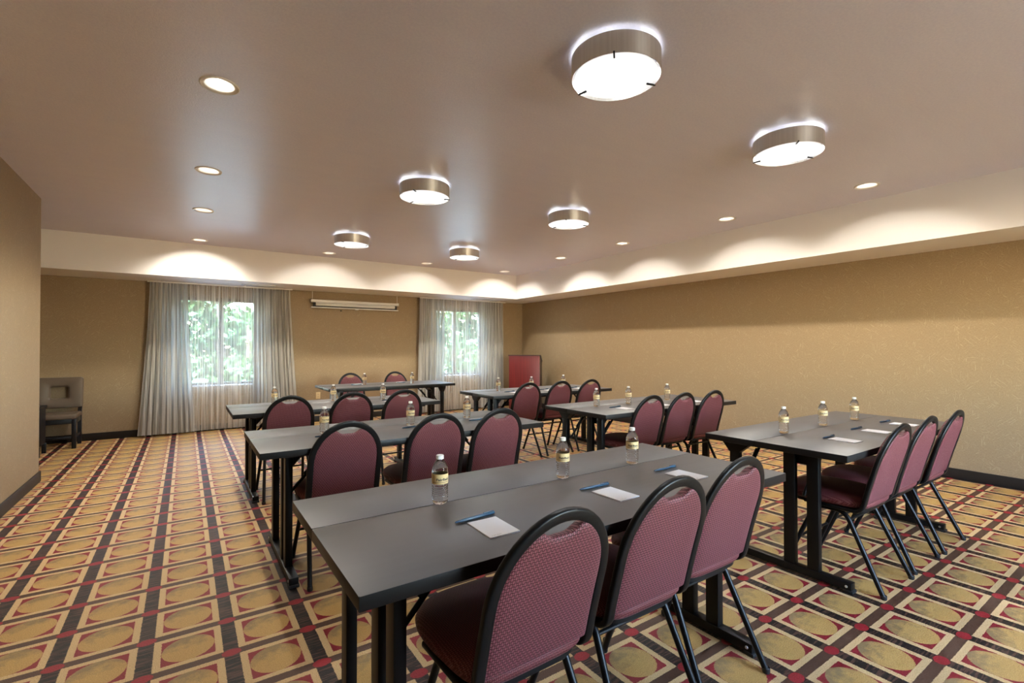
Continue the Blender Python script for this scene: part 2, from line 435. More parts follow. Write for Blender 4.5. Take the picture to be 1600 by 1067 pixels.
# ---------------------------------------------------------------- ceiling lights
def downlight(x, y, first=[None]):
    if first[0] is None:
        r = empty('downlight', (0, 0, HC))
        bm = bmesh.new(); lathe(bm, [(.036, .052), (.037, .040), (.046, .026), (.066, .004), (.074, -.002), (.092, -.007), (.096, -.003), (.096, .0)], 36)
        finish('trim_ring', bm, M['trimwhite'], r, ang=60)
        bm = bmesh.new(); lathe(bm, [(0, .048), (.052, .048), (.052, .056), (0, .056)], 32); finish('lens', bm, M['downlens'], r)
        first[0] = r; o = r
    else: o = copy_tree(first[0])
    o.location = (x, y, HC)
    l = bpy.data.lights.get('downlight_lamp')
    if l is None:
        l = bpy.data.lights.new('downlight_lamp', 'SPOT'); l.energy = P_DOWN; l.color = COL_DOWN
        l.spot_size = math.radians(150); l.spot_blend = .7; l.shadow_soft_size = .028
    lo = bpy.data.objects.new('lamp', l); C.objects.link(lo); lo.parent = o; lo.location = (0, 0, .04)
    return o
DL = ['recessed downlight nearest the camera on the left side of the ceiling', 'second recessed downlight of the left row on the ceiling', 'third recessed downlight of the left row on the ceiling',
      'recessed downlight above the left curtained window, close to the beige soffit', 'recessed downlight above the projector screen\'s left end beside the soffit', 'recessed downlight near the soffit between screen and right window',
      'recessed downlight in the far ceiling corner above the lectern', 'recessed downlight second from the far corner in the row along the right soffit', 'middle recessed downlight of the row along the right soffit',
      'recessed downlight second nearest in the row along the right soffit', 'nearest recessed downlight of the row along the right soffit']
for (x, y), lb in zip(DOWN, DL):
    tag(downlight(x, y), lb, 'ceiling light', 'small round downlights set in the ceiling')

def drum(first=[None]):
    if first[0] is not None: o = copy_tree(first[0])
    else:
        r = empty('drum_ceiling_light'); R, z0, z1 = .213, -.122, -.020
        bm = bmesh.new(); a0 = math.radians(108); n = 72; rings = []
        # split cylinder band whose two ends overlap a little
        for k in range(n+1):
            t = k/n; a = a0+t*(2*PI+.05); rr = R+.004*t
            rings.append([bm.verts.new((q*math.cos(a), q*math.sin(a), z)) for q, z in ((rr, z0), (rr, z1), (rr-.0025, z1), (rr-.0025, z0))])
        for A, B in zip(rings, rings[1:]):
            for j in range(4): bm.faces.new([A[j], A[(j+1) % 4], B[(j+1) % 4], B[j]])
        bm.faces.new(rings[0]); bm.faces.new(rings[-1][::-1])
        finish('metal_band', bm, M['nickel'], r)
        bm = bmesh.new(); lathe(bm, [(0, -.116), (.03, -.116), (.06, -.116), (.09, -.116), (.13, -.116), (.198, -.116), (.201, -.113), (.201, -.110), (.198, -.108), (0, -.108)], 64); gd = finish('glass_diffuser', bm, [M['lens'], M['trimwhite']], r)
        for p in gd.data.polygons: p.material_index = 0 if p.normal.z < -.5 else 1
        bm = bmesh.new(); lathe(bm, [(0, -.020), (.145, -.020), (.150, -.016), (.150, 0), (0, 0)], 48); finish('ceiling_pan', bm, M['trimwhite'], r)
        for k in range(3):
            a = math.radians(-18+120*k); bm = bmesh.new()
            box(bm, .172, R+.008, -.004, .004, -.124, -.1165, .001)
            for v in bm.verts: v.co = Matrix.Rotation(a, 3, 'Z') @ v.co
            finish('clip', bm, M['tablemetal'], r)
        first[0] = r; o = r
    if bpy.data.lights.get('drum_lamp_ring') is None:
        u = bpy.data.lights.new('drum_lamp_ring', 'POINT'); u.energy = P_CEIL; u.color = COL_DRUM; u.shadow_soft_size = .03
    u = bpy.data.lights['drum_lamp_ring']
    for k in range(6):
        a = 2*PI*k/6+.6
        uo = bpy.data.objects.new('lamp', u); C.objects.link(uo); uo.parent = o; uo.location = (.180*math.cos(a), .180*math.sin(a), -.085)
    return o
DR = [(1.73, 1.65, 'largest nearest drum light with brushed metal band on the ceiling'), (1.73, 3.92, 'drum ceiling light second nearest in the left of the two rows'), (1.76, 6.27, 'small far drum light at the left end, nearest the left window'),
      (3.39, 1.65, 'nearest drum light of the right row, second largest overall'), (3.39, 3.92, 'middle drum light of the right row on the ceiling'), (3.39, 6.25, 'farthest drum light of the right row, toward the right window')]
made = []
for x, y, lb in DR:
    o = drum(); made.append((o, (x, y, HC), lb))
    if len(made) == 1: first_children = None
for o, loc, lb in made:
    o.location = loc; tag(o, lb, 'ceiling light', 'brushed metal drum lights on the ceiling')

# ---------------------------------------------------------------- banquet chair (front = +y)
def hoop_y(z):   # lean of the back
    t = (z-.43)/.45
    return -.155-.125*max(0, t)**1.12 if t > 0 else -.155
def make_chair():
    r = empty('banquet_chair')
    hw = .187; zs = .655; hh = .213
    # back hoop that bends forward under the seat as its rails
    side = [(hw, .13, .412), (hw, -.06, .412), (hw, -.150, .412), (hw, hoop_y(.50), .50)]
    lower = fillet(side, .075, 6)
    z = .54
    while z < zs: lower.append(Vector((hw, hoop_y(z), z))); z += .04
    arch = []
    for k in range(0, 25):
        a = PI*k/24; zz = zs+hh*math.sin(a); arch.append(Vector((hw*math.cos(a), hoop_y(zz), zz)))
    left = [Vector((-p.x, p.y, p.z)) for p in lower][::-1]
    bm = bmesh.new(); sweep(bm, lower+arch+left, rect(.020, .034, .006), up=(1, 0, 0)); 
    finish('back_frame', bm, M['blackmetal'], r, ang=50)
    # backrest pad
    bm = bmesh.new(); nu, nv = 34, 26; pw = .1745; zb = .452
    def ztop(x):
        a = zs+(hh-.012)*math.sqrt(max(0, 1-(x/.1755)**2))
        d = .043*math.exp(-(abs(x)/.058)**4)
        return a-d
    F, B = [], []
    for i in range(nu+1):
        u = math.sin((i/nu*2-1)*PI/2); x = pw*u; zt = ztop(x); f, b = [], []
        for j in range(nv+1):
            v = .5-.5*math.cos(PI*j/nv); z = zb+(zt-zb)*v
            e = min(1, (1-abs(u)**7))*min(1, (1-abs(2*v-1)**22)); e = max(0, e)**.5
            y = hoop_y(z)
            f.append(bm.verts.new((x, y+.004+.028*e, z))); b.append(bm.verts.new((x, y-.003-.011*e, z)))
        F.append(f); B.append(b)
    for G in (F, B):
        for i in range(nu):
            for j in range(nv): bm.faces.new([G[i][j], G[i+1][j], G[i+1][j+1], G[i][j+1]])
    rim = [(i, 0) for i in range(nu+1)]+[(nu, j) for j in range(1, nv+1)]+[(i, nv) for i in range(nu-1, -1, -1)]+[(0, j) for j in range(nv-1, 0, -1)]
    for k in range(len(rim)):
        a, b = rim[k], rim[(k+1) % len(rim)]
        bm.faces.new([F[a[0]][a[1]], F[b[0]][b[1]], B[b[0]][b[1]], B[a[0]][a[1]]])
    finish('backrest', bm, M['back'], r, ang=70)
    # seat cushion
    bm = bmesh.new(); n = 56
    def outline(k, s):
        a = 2*PI*k/n; c, d = math.cos(a), math.sin(a)
        p = 2/3.2 if d > 0 else 2/5.5
        x = math.copysign(abs(c)**p, c); y = math.copysign(abs(d)**p, d)
        hwid = .208 if y > 0 else .208-.014*(-y)
        return x*(hwid-s), .055+y*(.222-s)
    prof = [(.030, .424), (.006, .425), (-.002, .436), (-.004, .450), (.002, .466), (.018, .479), (.045, .487), (.09, .493), (.14, .496), (.18, .497)]
    rings = []
    for s, z in prof: rings.append([bm.verts.new((*outline(k, s), z)) for k in range(n)])
    for A, B in zip(rings, rings[1:]):
        for k in range(n): bm.faces.new([A[k], A[(k+1) % n], B[(k+1) % n], B[k]])
    bm.faces.new(rings[0]); bm.faces.new(rings[-1])
    finish('seat', bm, M['seat'], r, ang=60)
    bm = bmesh.new(); vs = []
    for z in (.405, .424): vs.append([bm.verts.new((*outline(k, .014), z)) for k in range(n)])
    for k in range(n): bm.faces.new([vs[0][k], vs[0][(k+1) % n], vs[1][(k+1) % n], vs[1][k]])
    bm.faces.new(vs[0]); bm.faces.new(vs[1]); finish('seat_board', bm, M['blackmetal'], r)
    # legs: each bends down from the seat rail
    for sx in (-1, 1):
        for sy in (-1, 1):
            pts = fillet([(sx*.166, sy*-.03+.01, .392), (sx*.166, sy*.075+.01, .392), (sx*.194, sy*.245, .008)], .05, 6)
            bm = bmesh.new(); sweep(bm, pts, circ(.0125, 12), up=(1, 0, 0)); lg = finish('leg', bm, M['blackmetal'], r, ang=60)
            bm = bmesh.new(); lathe(bm, [(0, 0), (.0125, 0), (.0145, .004), (.0145, .020), (.0130, .022)], 14, (sx*.194, sy*.245, 0)); finish('foot_glide', bm, M['blackmatte'], lg)
    for y, z, x in ((.105, .355, .165), (-.085, .355, .165), (.168, .19, .180)):
        bm = bmesh.new(); sweep(bm, [(-x, y, z), (x, y, z)], circ(.008, 10)); finish('crossbar', bm, M['blackmetal'], r)
    for sx in (-1, 1):
        for z in (.52, .68):
            bm = bmesh.new(); lathe(bm, [(0, 0), (.005, 0), (.004, .002), (0, .003)], 12)
            for v in bm.verts: v.co = Vector((sx*(hw+.0098+v.co.z), hoop_y(z)+v.co.y, z+v.co.x))
            finish('screw', bm, M['steel'], r)
    return r
CH = [
 (.788, 1.208, .02, 'nearest burgundy banquet chair, left seat of the front left table'),
 (1.28, 1.235, 0, 'burgundy banquet chair in the middle of the front left table'),
 (1.715, 1.27, 0, 'burgundy banquet chair at the right end of the front left table'),
 (3.145, 1.225, 0, 'burgundy banquet chair at the table by the right wall, leftmost with pink-lit seat'),
 (3.62, 1.235, 0, 'middle burgundy chair of the three at the nearest right-hand table'),
 (4.10, 1.225, 0, 'burgundy chair closest to the gold right wall at the nearest right-hand table'),
 (.745, 2.965, 0, 'burgundy chair at left of the second table in the left block'),
 (1.295, 2.975, 0, 'middle burgundy chair of the second table in the left block'),
 (1.74, 2.965, 0, 'right burgundy chair of the second table in the left block'),
 (3.262, 2.97, 0, 'left burgundy chair of the middle table in the right block'),
 (3.69, 2.965, 0, 'centre burgundy chair of the middle table in the right block'),
 (4.118, 2.95, 0, 'right burgundy chair of the middle table in the right block, beside the gold wall'),
 (.73, 4.66, 0, 'left burgundy chair of the third table in the left block, before the curtains'),
 (1.255, 4.675, 0, 'middle burgundy chair of the third table in the left block'),
 (1.735, 4.665, 0, 'right burgundy chair of the third table in the left block'),
 (3.25, 4.715, 0, 'left burgundy chair of the farthest right-block table, in front of the lectern'),
 (3.735, 4.72, 0, 'middle burgundy chair of the farthest right-block table'),
 (4.22, 4.72, 0, 'right burgundy chair of the farthest right-block table, by the wall'),
 (2.13, 7.37, PI, 'left burgundy chair behind the head table, facing the camera under the screen'),
 (2.87, 7.42, PI, 'right burgundy chair behind the head table, facing the camera'),
]
c0 = make_chair()
for i, (x, y, rz, lb) in enumerate(CH):
    o = c0 if i == 0 else copy_tree(c0)
    o.location = (x, y, 0); o.rotation_euler = (0, 0, rz)
    tag(o, lb, 'chair', 'burgundy banquet chairs at the tables')

# ---------------------------------------------------------------- conference table (origin = centre on the floor, sitter side = -y)
TL, TD, TF = 1.83, .792, .476
def make_table():
    r = empty('conference_table'); x0, x1, y0, y1 = -TL/2, TL/2, -TD/2, TD/2; zt, zb = .745, .709
    bm = bmesh.new(); box(bm, x0, x1, y0, y0+TF-.001, zb, zt, .003); top_only(finish('tabletop', bm, [M['lam'], M['edge']], r))
    bm = bmesh.new(); box(bm, x0, x1, y0+TF+.001, y1, zb, zt, .003); top_only(finish('tabletop_leaf', bm, [M['lam'], M['edge']], r))
    bm = bmesh.new()
    for y in (y0+.10, y0+.36, y1-.10): box(bm, x0+.13, x1-.13, y-.012, y+.012, zb-.022, zb, .002)
    finish('under_rail', bm, M['tablemetal'], r)
    for s in (-1, 1):
        X = s*(TL/2-.172)
        lg = None
        bm = bmesh.new(); box(bm, X-.024, X+.024, y0+.045, y1+.005, .012, .052, .003); lg = finish('foot_beam', bm, M['tablemetal'], r)
        for y in (y0+.06, y1-.01):
            bm = bmesh.new(); box(bm, X-.027, X+.027, y-.022, y+.022, 0, .016, .003); finish('foot_pad', bm, M['blackmatte'], lg)
            bm = bmesh.new(); lathe(bm, [(0, 0), (.007, 0), (.006, .003), (0, .004)], 12)
            for v in bm.verts: v.co = Vector((X-.024-v.co.z, y+v.co.y+.008, .032+v.co.x))
            finish('bolt', bm, M['steel'], lg)
        for y in (.232, .358, .690):
            bm = bmesh.new(); box(bm, X-.019, X+.019, y0+y-.031, y0+y+.031, .050, zb-.020, .003); p = finish('post', bm, M['tablemetal'], r)
            if y > .6:
                bm = bmesh.new(); prism(bm, [(y0+y-.11, zb-.001), (y0+y+.085, zb-.001), (y0+y+.085, zb-.02), (y0+y+.033, zb-.085), (y0+y-.033, zb-.085), (y0+y-.11, zb-.02)], 'x', X-.022, X+.022, .002)
                finish('gusset', bm, M['tablemetal'], p)
        bm = bmesh.new(); prism(bm, [(X-s*.022, zb-.001), (X-s*.022, zb-.09), (X-s*.085, zb-.02), (X-s*.085, zb-.001)], 'y', y0+.215, y0+.375, .002); finish('bracket', bm, M['tablemetal'], r)
        for y in (.295, .690):
            Y = y0+y-.042 if y > .6 else y0+y
            pts = fillet([(X-s*.02, Y, .44), (X-s*.045, Y, .47), (X-s*.24, Y, zb-.03), (X-s*.26, Y, zb-.012)], .03, 4)
            bm = bmesh.new(); sweep(bm, pts, circ(.009, 10), up=(0, 1, 0)); b = finish('brace', bm, M['tablemetal'], r, ang=60)
            bm = bmesh.new(); sweep(bm, [(X-s*.10, Y, .537), (X-s*.175, Y, .625)], circ(.0135, 10), up=(0, 1, 0)); finish('brace_lock', bm, M['tablemetal'], b, ang=60)
    return r
TB = [
 ('L1', .315, 1.06, 0, 'long dark conference table nearest the camera with three bottles and notepads'),
 ('L2', .315, 2.757, 0, 'dark conference table second in the left block, directly behind the nearest table'),
 ('L3', .315, 4.455, 0, 'dark conference table third in the left block, in front of the left curtains'),
 ('L4', 1.53, 6.475, PI, 'dark head table under the projector screen with two chairs behind it'),
 ('R1', 2.725, 1.05, 0, 'dark conference table nearest on the right, beside the gold wall'),
 ('R2', 2.77, 2.755, 0, 'dark conference table in the middle of the right block'),
 ('R3', 2.81, 4.505, 0, 'farthest dark conference table of the right block, in front of the lectern'),
]
t0 = make_table(); TP = {}
for i, (k, x, y, rz, lb) in enumerate(TB):
    o = t0 if i == 0 else copy_tree(t0)
    o.location = (x+TL/2, y+TD/2, 0); o.rotation_euler = (0, 0, rz)
    tag(o, lb, 'table', 'long dark conference tables'); TP[k] = (x, y)

# ---------------------------------------------------------------- bottle, notepad, pen
def text_mesh(s, size, width):
    cu = bpy.data.curves.new('txt', 'FONT'); cu.body = s; cu.size = size; cu.extrude = .00012; cu.offset = .0005; cu.resolution_u = 2
    to = bpy.data.objects.new('txt', cu); C.objects.link(to)
    bpy.context.view_layer.update()
    me = bpy.data.meshes.new_from_object(to.evaluated_get(bpy.context.evaluated_depsgraph_get()))
    bpy.data.objects.remove(to); bm = bmesh.new(); bm.from_mesh(me); bpy.data.meshes.remove(me)
    bpy.data.curves.remove(cu)
    xs = [v.co.x for v in bm.verts]; sc = width/(max(xs)-min(xs)); m0 = min(xs)
    for v in bm.verts: v.co.x = (v.co.x-m0)*sc
    return bm
def make_bottle():
    r = empty('water_bottle'); R = .0285
    bm = bmesh.new()
    prof = [(0, .004), (.010, .003), (.020, .0), (.0255, .003), (R-.001, .010), (R, .018)]
    z = .022
    while z < .066:
        prof += [(R, z), (R-.0016, z+.0025), (R, z+.005)]; z += .0075
    prof += [(R, .069), (R-.001, .071), (R-.001, .106), (R, .108), (R-.0004, .116), (.0262, .126), (.0215, .137), (.0155, .146), (.0122, .150), (.0118, .154), (0, .154)]
    def mod(a, z): return 1-.10*(abs(math.sin(a*2.5))**.6)*max(0, 1-z/.020) if z < .020 else 1
    lathe(bm, prof, 40, mod=mod); finish('bottle_body', bm, M['water'], r, ang=60)
    bm = bmesh.new(); lathe(bm, [(0, .1675), (.0115, .1675), (.0130, .166), (.0132, .1545), (.0118, .1535), (0, .1535)], 28, mod=lambda a, z: 1+.02*(1 if int(a*20) % 2 else 0)); finish('cap', bm, M['cap'], r)
    bm = bmesh.new(); lathe(bm, [(R-.0006, .0715), (R+.0001, .0715), (R+.0001, .1050), (R-.0006, .1050), (R-.0006, .0715)], 48); lb = finish('label_wrap', bm, M['label'], r, ang=30)
    bm = text_mesh('Fairfield', .0125, .048)
    for v in bm.verts:
        a = (v.co.x-.010)/R; rr = R+.0004+v.co.z
        v.co = Vector((rr*math.sin(a), -rr*math.cos(a), .0835+v.co.y*.95))
    finish('lettering', bm, M['labelink'], lb, smooth=False)
    bm = bmesh.new(); n = 24
    A = [bm.verts.new(((R+.0004)*math.sin(a), -(R+.0004)*math.cos(a), .0775)) for a in [(-.9+2.2*k/n) for k in range(n+1)]]
    B = [bm.verts.new((v.co.x, v.co.y, .0790)) for v in A]
    for k in range(n): bm.faces.new([A[k], A[k+1], B[k+1], B[k]])
    finish('label_stripe', bm, M['labelink'], lb, smooth=False)
    return r
b0 = make_bottle()
def make_pad():
    r = empty('notepad')
    bm = bmesh.new(); box(bm, -.051, .051, -.070, .070, 0, .0035); finish('paper_block', bm, M['paper'], r, smooth=False)
    bm = bmesh.new()
    for k, wd in enumerate((.004, .006, .003, .005, .006, .003)): box(bm, -.040+.006*k, -.040+.006*k+wd*.8, -.0605, -.0592, .0035, .0037)
    finish('printed_line', bm, M['ink'], r, smooth=False)
    return r
def make_pen():
    r = empty('pen')
    bm = bmesh.new(); sweep(bm, [(-.058, 0, .006), (-.05, 0, .006), (.070, 0, .006), (.073, 0, .006)], circ(.0052, 14), scale=[.8, 1, 1, .8]); finish('barrel', bm, M['pen'], r)
    bm = bmesh.new(); sweep(bm, [(-.076, 0, .006), (-.072, 0, .006), (-.058, 0, .006)], circ(.0047, 14), scale=[.45, .75, 1]); finish('tip', bm, M['pencap'], r)
    bm = bmesh.new(); box(bm, .030, .070, -.0018, .0018, .0112, .0132, .0006); finish('clip', bm, M['pen'], r)
    return r
p0, n0 = make_pad(), make_pen()
TD_ = {'L1': 'nearest table', 'L2': 'second left-block table', 'L3': 'third left-block table', 'L4': 'head table under the screen', 'R1': 'nearest right-hand table', 'R2': 'middle right-block table', 'R3': 'farthest right-block table'}
POSN = ['left', 'middle', 'right']
BOT = {'L1': [(.738, 1.538), (1.303, 1.546), (1.729, 1.551)], 'R1': [(3.115, 1.552), (3.64, 1.55), (4.12, 1.54)], 'L2': [(.727, 3.184), (1.292, 3.16), (1.785, 3.25)],
       'L3': [(.70, 5.05), (1.235, 5.03), (1.69, 4.87)], 'L4': [(2.133, 6.93), (2.80, 6.79)], 'R2': [(3.101, 3.205), (3.496, 3.18), (4.07, 3.183)], 'R3': [(3.18, 4.99), (3.64, 4.93), (4.20, 4.97)]}
PAD = {'L1': [(.770, 1.238, -1, .763, 1.332, 5), (1.315, 1.262, 2, 1.310, 1.364, -1), (1.755, 1.277, 3, 1.762, 1.390, 1)],
       'R1': [(3.170, 1.232, -2, 3.188, 1.326, 0), (3.663, 1.245, 0, 3.670, 1.361, -3), (4.150, 1.25, 0, 4.180, 1.371, -5)],
       'L2': [(.75, 2.93, 0, .72, 3.06, 2), (1.31, 2.94, 0, 1.27, 3.07, 4), (1.82, 2.97, 0, 1.79, 3.10, 6)],
       'L3': [(.73, 4.65, 0, .74, 4.76, 2), (1.26, 4.66, 2, 1.27, 4.77, 1), (1.70, 4.66, 0, 1.72, 4.77, 1)],
       'L4': [(2.07, 7.04, 180, 2.02, 6.94, 180), (2.73, 7.06, 180, 2.70, 6.97, 184)],
       'R2': [(3.20, 2.95, 0, 3.19, 3.06, 3), (3.70, 2.95, 0, 3.72, 3.06, 0), (4.20, 2.96, 0, 4.22, 3.06, 0)],
       'R3': [(3.26, 4.72, 0, 3.24, 4.83, 0), (3.78, 4.72, 0, 3.76, 4.83, 0), (4.27, 4.72, 0, 4.25, 4.83, 0)]}
first = {'b': True, 'p': True, 'n': True}
def inst(kind, src):
    if first[kind]: first[kind] = False; return src
    return copy_tree(src)
for k in ('L1', 'R1', 'L2', 'R2', 'L3', 'R3', 'L4'):
    for i, (x, y) in enumerate(BOT[k]):
        nm = POSN[i] if len(BOT[k]) == 3 else ('left', 'right')[i]
        o = inst('b', b0); o.location = (x, y, .745); o.rotation_euler = (0, 0, -math.radians(20+6*i)+math.radians(0)-math.atan2(x, y)+.25)
        tag(o, 'clear water bottle with tan label, %s one on the %s' % (nm, TD_[k]), 'bottle', 'small water bottles on the tables')
    for i, (x, y, a, px, py, pa) in enumerate(PAD[k]):
        nm = POSN[i] if len(PAD[k]) == 3 else ('left', 'right')[i]
        o = inst('p', p0); o.location = (x, y, .745); o.rotation_euler = (0, 0, math.radians(a))
        tag(o, 'white paper notepad at the %s place of the %s' % (nm, TD_[k]), 'notepad', 'white notepads on the tables')
        o = inst('n', n0); o.location = (px, py, .745); o.rotation_euler = (0, 0, math.radians(pa))
        tag(o, 'blue pen lying above the %s notepad of the %s' % (nm, TD_[k]), 'pen', 'blue pens on the tables')

# ---------------------------------------------------------------- curtains
def curtain(name, m, x0t, x1t, x0b, x1b, y, z0, z1, nf, amp, seed, label, cat, group, gather=0.0):
    rnd = random.Random(seed); nx, nz = int(nf*14), 26
    ph = [rnd.uniform(-1, 1) for _ in range(int(nf)+3)]; am = [rnd.uniform(.55, 1.1) for _ in range(int(nf)+3)]
    bm = bmesh.new(); G = []
    for j in range(nz+1):
        v = j/nz; z = z1+(z0-z1)*v; row = []
        a, b = x0t+(x0b-x0t)*v**1.3, x1t+(x1b-x1t)*v**1.3
        for i in range(nx+1):
            u = i/nx; q = u*nf; k = int(q); f = q-k
            s = (1-f)*ph[k]+f*ph[k+1]; aa = (1-f)*am[k]+f*am[k+1]
            th = 2*PI*q+s*1.3+.25*math.sin(3*v+s*2)
            A = amp*aa*(.55+.45*min(1, v*3))
            yy = y+A*math.sin(th)+.3*A*math.sin(2.3*th+s)
            xx = a+(b-a)*u+.35*A*math.cos(th)*(1 if 0 < i < nx else 0)
            zz = z-(0 if j < nz else .004*math.sin(th))+(.006*abs(math.sin(th*.5)) if j == 0 else 0)
            row.append(bm.verts.new((xx, yy, zz)))
        G.append(row)
    for j in range(nz):
        for i in range(nx): bm.faces.new([G[j][i], G[j][i+1], G[j+1][i+1], G[j+1][i]])
    o = finish(name, bm, m, ang=180); o.data.set_sharp_from_angle(angle=PI)
    return tag(o, label, cat, group)
def rail(x0, x1, y, z, label):
    r = empty('curtain_rail', ((x0+x1)/2, y, z)); h = (x1-x0)/2
    bm = bmesh.new(); box(bm, -h, h, -.012, .012, -.010, .010, .003); finish('track', bm, M['white'], r)
    for sx in (-1, 1):
        bm = bmesh.new(); box(bm, sx*h-.006, sx*h+.006, -.015, .015, -.012, .012, .003); finish('end_cap', bm, M['white'], r)
    for k in range(4):
        x = -h*.85+k*h*.567; bm = bmesh.new(); box(bm, x-.01, x+.01, -.008, .008, .0095, HS-z, .001); finish('bracket', bm, M['white'], r)
    tag(r, label, 'curtain rail', 'white curtain rails')
rail(-.45, 1.44, 8.556, 2.228, 'white curtain rail over the wide left window')
rail(3.69, 5.62, 8.556, 2.228, 'white curtain rail over the right window near the lectern')
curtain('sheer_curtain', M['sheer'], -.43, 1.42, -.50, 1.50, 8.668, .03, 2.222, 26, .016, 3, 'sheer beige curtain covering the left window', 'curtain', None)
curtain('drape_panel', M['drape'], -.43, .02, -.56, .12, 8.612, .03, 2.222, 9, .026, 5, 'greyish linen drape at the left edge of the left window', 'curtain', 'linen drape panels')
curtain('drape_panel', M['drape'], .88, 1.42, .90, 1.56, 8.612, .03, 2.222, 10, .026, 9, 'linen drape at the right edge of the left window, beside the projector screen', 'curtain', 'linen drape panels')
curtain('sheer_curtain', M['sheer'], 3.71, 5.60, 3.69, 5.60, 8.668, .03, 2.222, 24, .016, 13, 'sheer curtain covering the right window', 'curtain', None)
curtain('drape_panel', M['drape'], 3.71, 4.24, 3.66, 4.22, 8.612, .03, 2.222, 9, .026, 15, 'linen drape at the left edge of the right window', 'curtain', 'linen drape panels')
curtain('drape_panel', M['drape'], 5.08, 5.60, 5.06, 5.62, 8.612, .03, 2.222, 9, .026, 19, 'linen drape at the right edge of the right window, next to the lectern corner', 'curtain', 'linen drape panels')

# ---------------------------------------------------------------- projector screen
def screen():
    r = empty('projector_screen', (2.535, 8.70, 2.0)); h = .77
    bm = bmesh.new(); sweep(bm, [(-h, 0, .078), (h, 0, .078)], rect(.060, .050, .016), up=(0, 0, 1)); finish('housing', bm, M['white'], r)
    for s in (-1, 1):
        bm = bmesh.new(); box(bm, s*h-.006, s*h+.006, -.034, .034, .049, .108, .004); finish('end_cap', bm, M['white'], r)
        bm = bmesh.new(); box(bm, s*(h-.05)-.022, s*(h-.05)+.022, -.022, .006, -.022, .052, .002); finish('side_plate', bm, M['blackmatte'], r)
        bm = bmesh.new(); sweep(bm, [(s*(h-.02), 0, .104), (s*(h-.02), 0, .25)], circ(.003, 8), up=(1, 0, 0)); finish('hanging_chain', bm, M['white'], r)
    bm = bmesh.new(); sweep(bm, [(-h+.072, -.008, .024), (h-.072, -.008, .024)], circ(.027, 24)); finish('rolled_screen', bm, M['white'], r)
    bm = bmesh.new(); box(bm, -h+.035, h-.035, .020, .028, -.024, .052); finish('black_backing', bm, M['blackmatte'], r)
    bm = bmesh.new(); box(bm, -h+.04, h-.04, -.020, .012, -.022, -.003, .002); finish('black_border', bm, M['blackmatte'], r)
    bm = bmesh.new(); box(bm, -h, h, -.022, .014, -.040, -.022, .003); b = finish('bottom_bar', bm, M['white'], r)
    bm = bmesh.new(); box(bm, -.03, .03, -.02, .0, -.052, -.040, .003); finish('pull_handle', bm, M['white'], b)
    tag(r, 'rolled-up white projector screen hanging from the soffit between the windows', 'projector screen')
screen()
bm = bmesh.new(); lathe(bm, [(0, 0), (.012, 0), (.012, .01), (.005, .02), (0, .022)], 16)
for v in bm.verts: v.co = Vector((v.co.x, -v.co.z, v.co.y))
o = finish('wall_hook', bm, M['blackmatte']); o.location = (2.28, YB, 1.93); tag(o, 'tiny dark hook on the gold wall just below the projector screen', 'hook')

# outlets
def outlet(x, z, label, holes=True):
    r = empty('wall_outlet', (x, YB, z))
    bm = bmesh.new(); box(bm, -.036, .036, -.006, 0, -.058, .058, .003); finish('cover_plate', bm, M['ivory'], r)
    if holes:
        for dz in (.022, -.022):
            bm = bmesh.new(); box(bm, -.016, .016, -.008, -.006, dz-.013, dz+.013, .004); f = finish('socket', bm, M['ivory'], r)
            bm = bmesh.new(); box(bm, -.007, -.004, -.0088, -.008, dz-.005, dz+.006); box(bm, .004, .007, -.0088, -.008, dz-.005, dz+.006); finish('slot', bm, M['blackmatte'], f, smooth=False)
    tag(r, label, 'outlet')
outlet(1.90, .45, 'ivory wall outlet below the left end of the head table')

# vents in the underside of the soffit
def vent(x, y, label):
    r = empty('ceiling_vent', (x, y, HS)); w, d = .23, .065
    bm = bmesh.new()
    for a in ((-w, w, -d, -d+.02), (-w, w, d-.02, d), (-w, -w+.02, -d+.02, d-.02), (w-.02, w, -d+.02, d-.02)): box(bm, *a, -.014, 0, .002)
    finish('vent_frame', bm, M['vent'], r)
    bm = bmesh.new()
    for k in range(22): x0 = -w+.026+k*.0192; box(bm, x0, x0+.006, -d+.02, d-.02, -.008, -.001)
    finish('vent_slats', bm, M['vent'], r, smooth=False)
    bm = bmesh.new(); box(bm, -w+.02, w-.02, -d+.02, d-.02, -.001, -.0002); finish('vent_backing', bm, M['blackmatte'], r, smooth=False)
    tag(r, label, 'air vent', 'air vents under the soffit')
vent(.93, 8.36, 'slotted air vent in the soffit above the left window')
vent(4.95, 8.36, 'slotted air vent in the soffit above the right window')

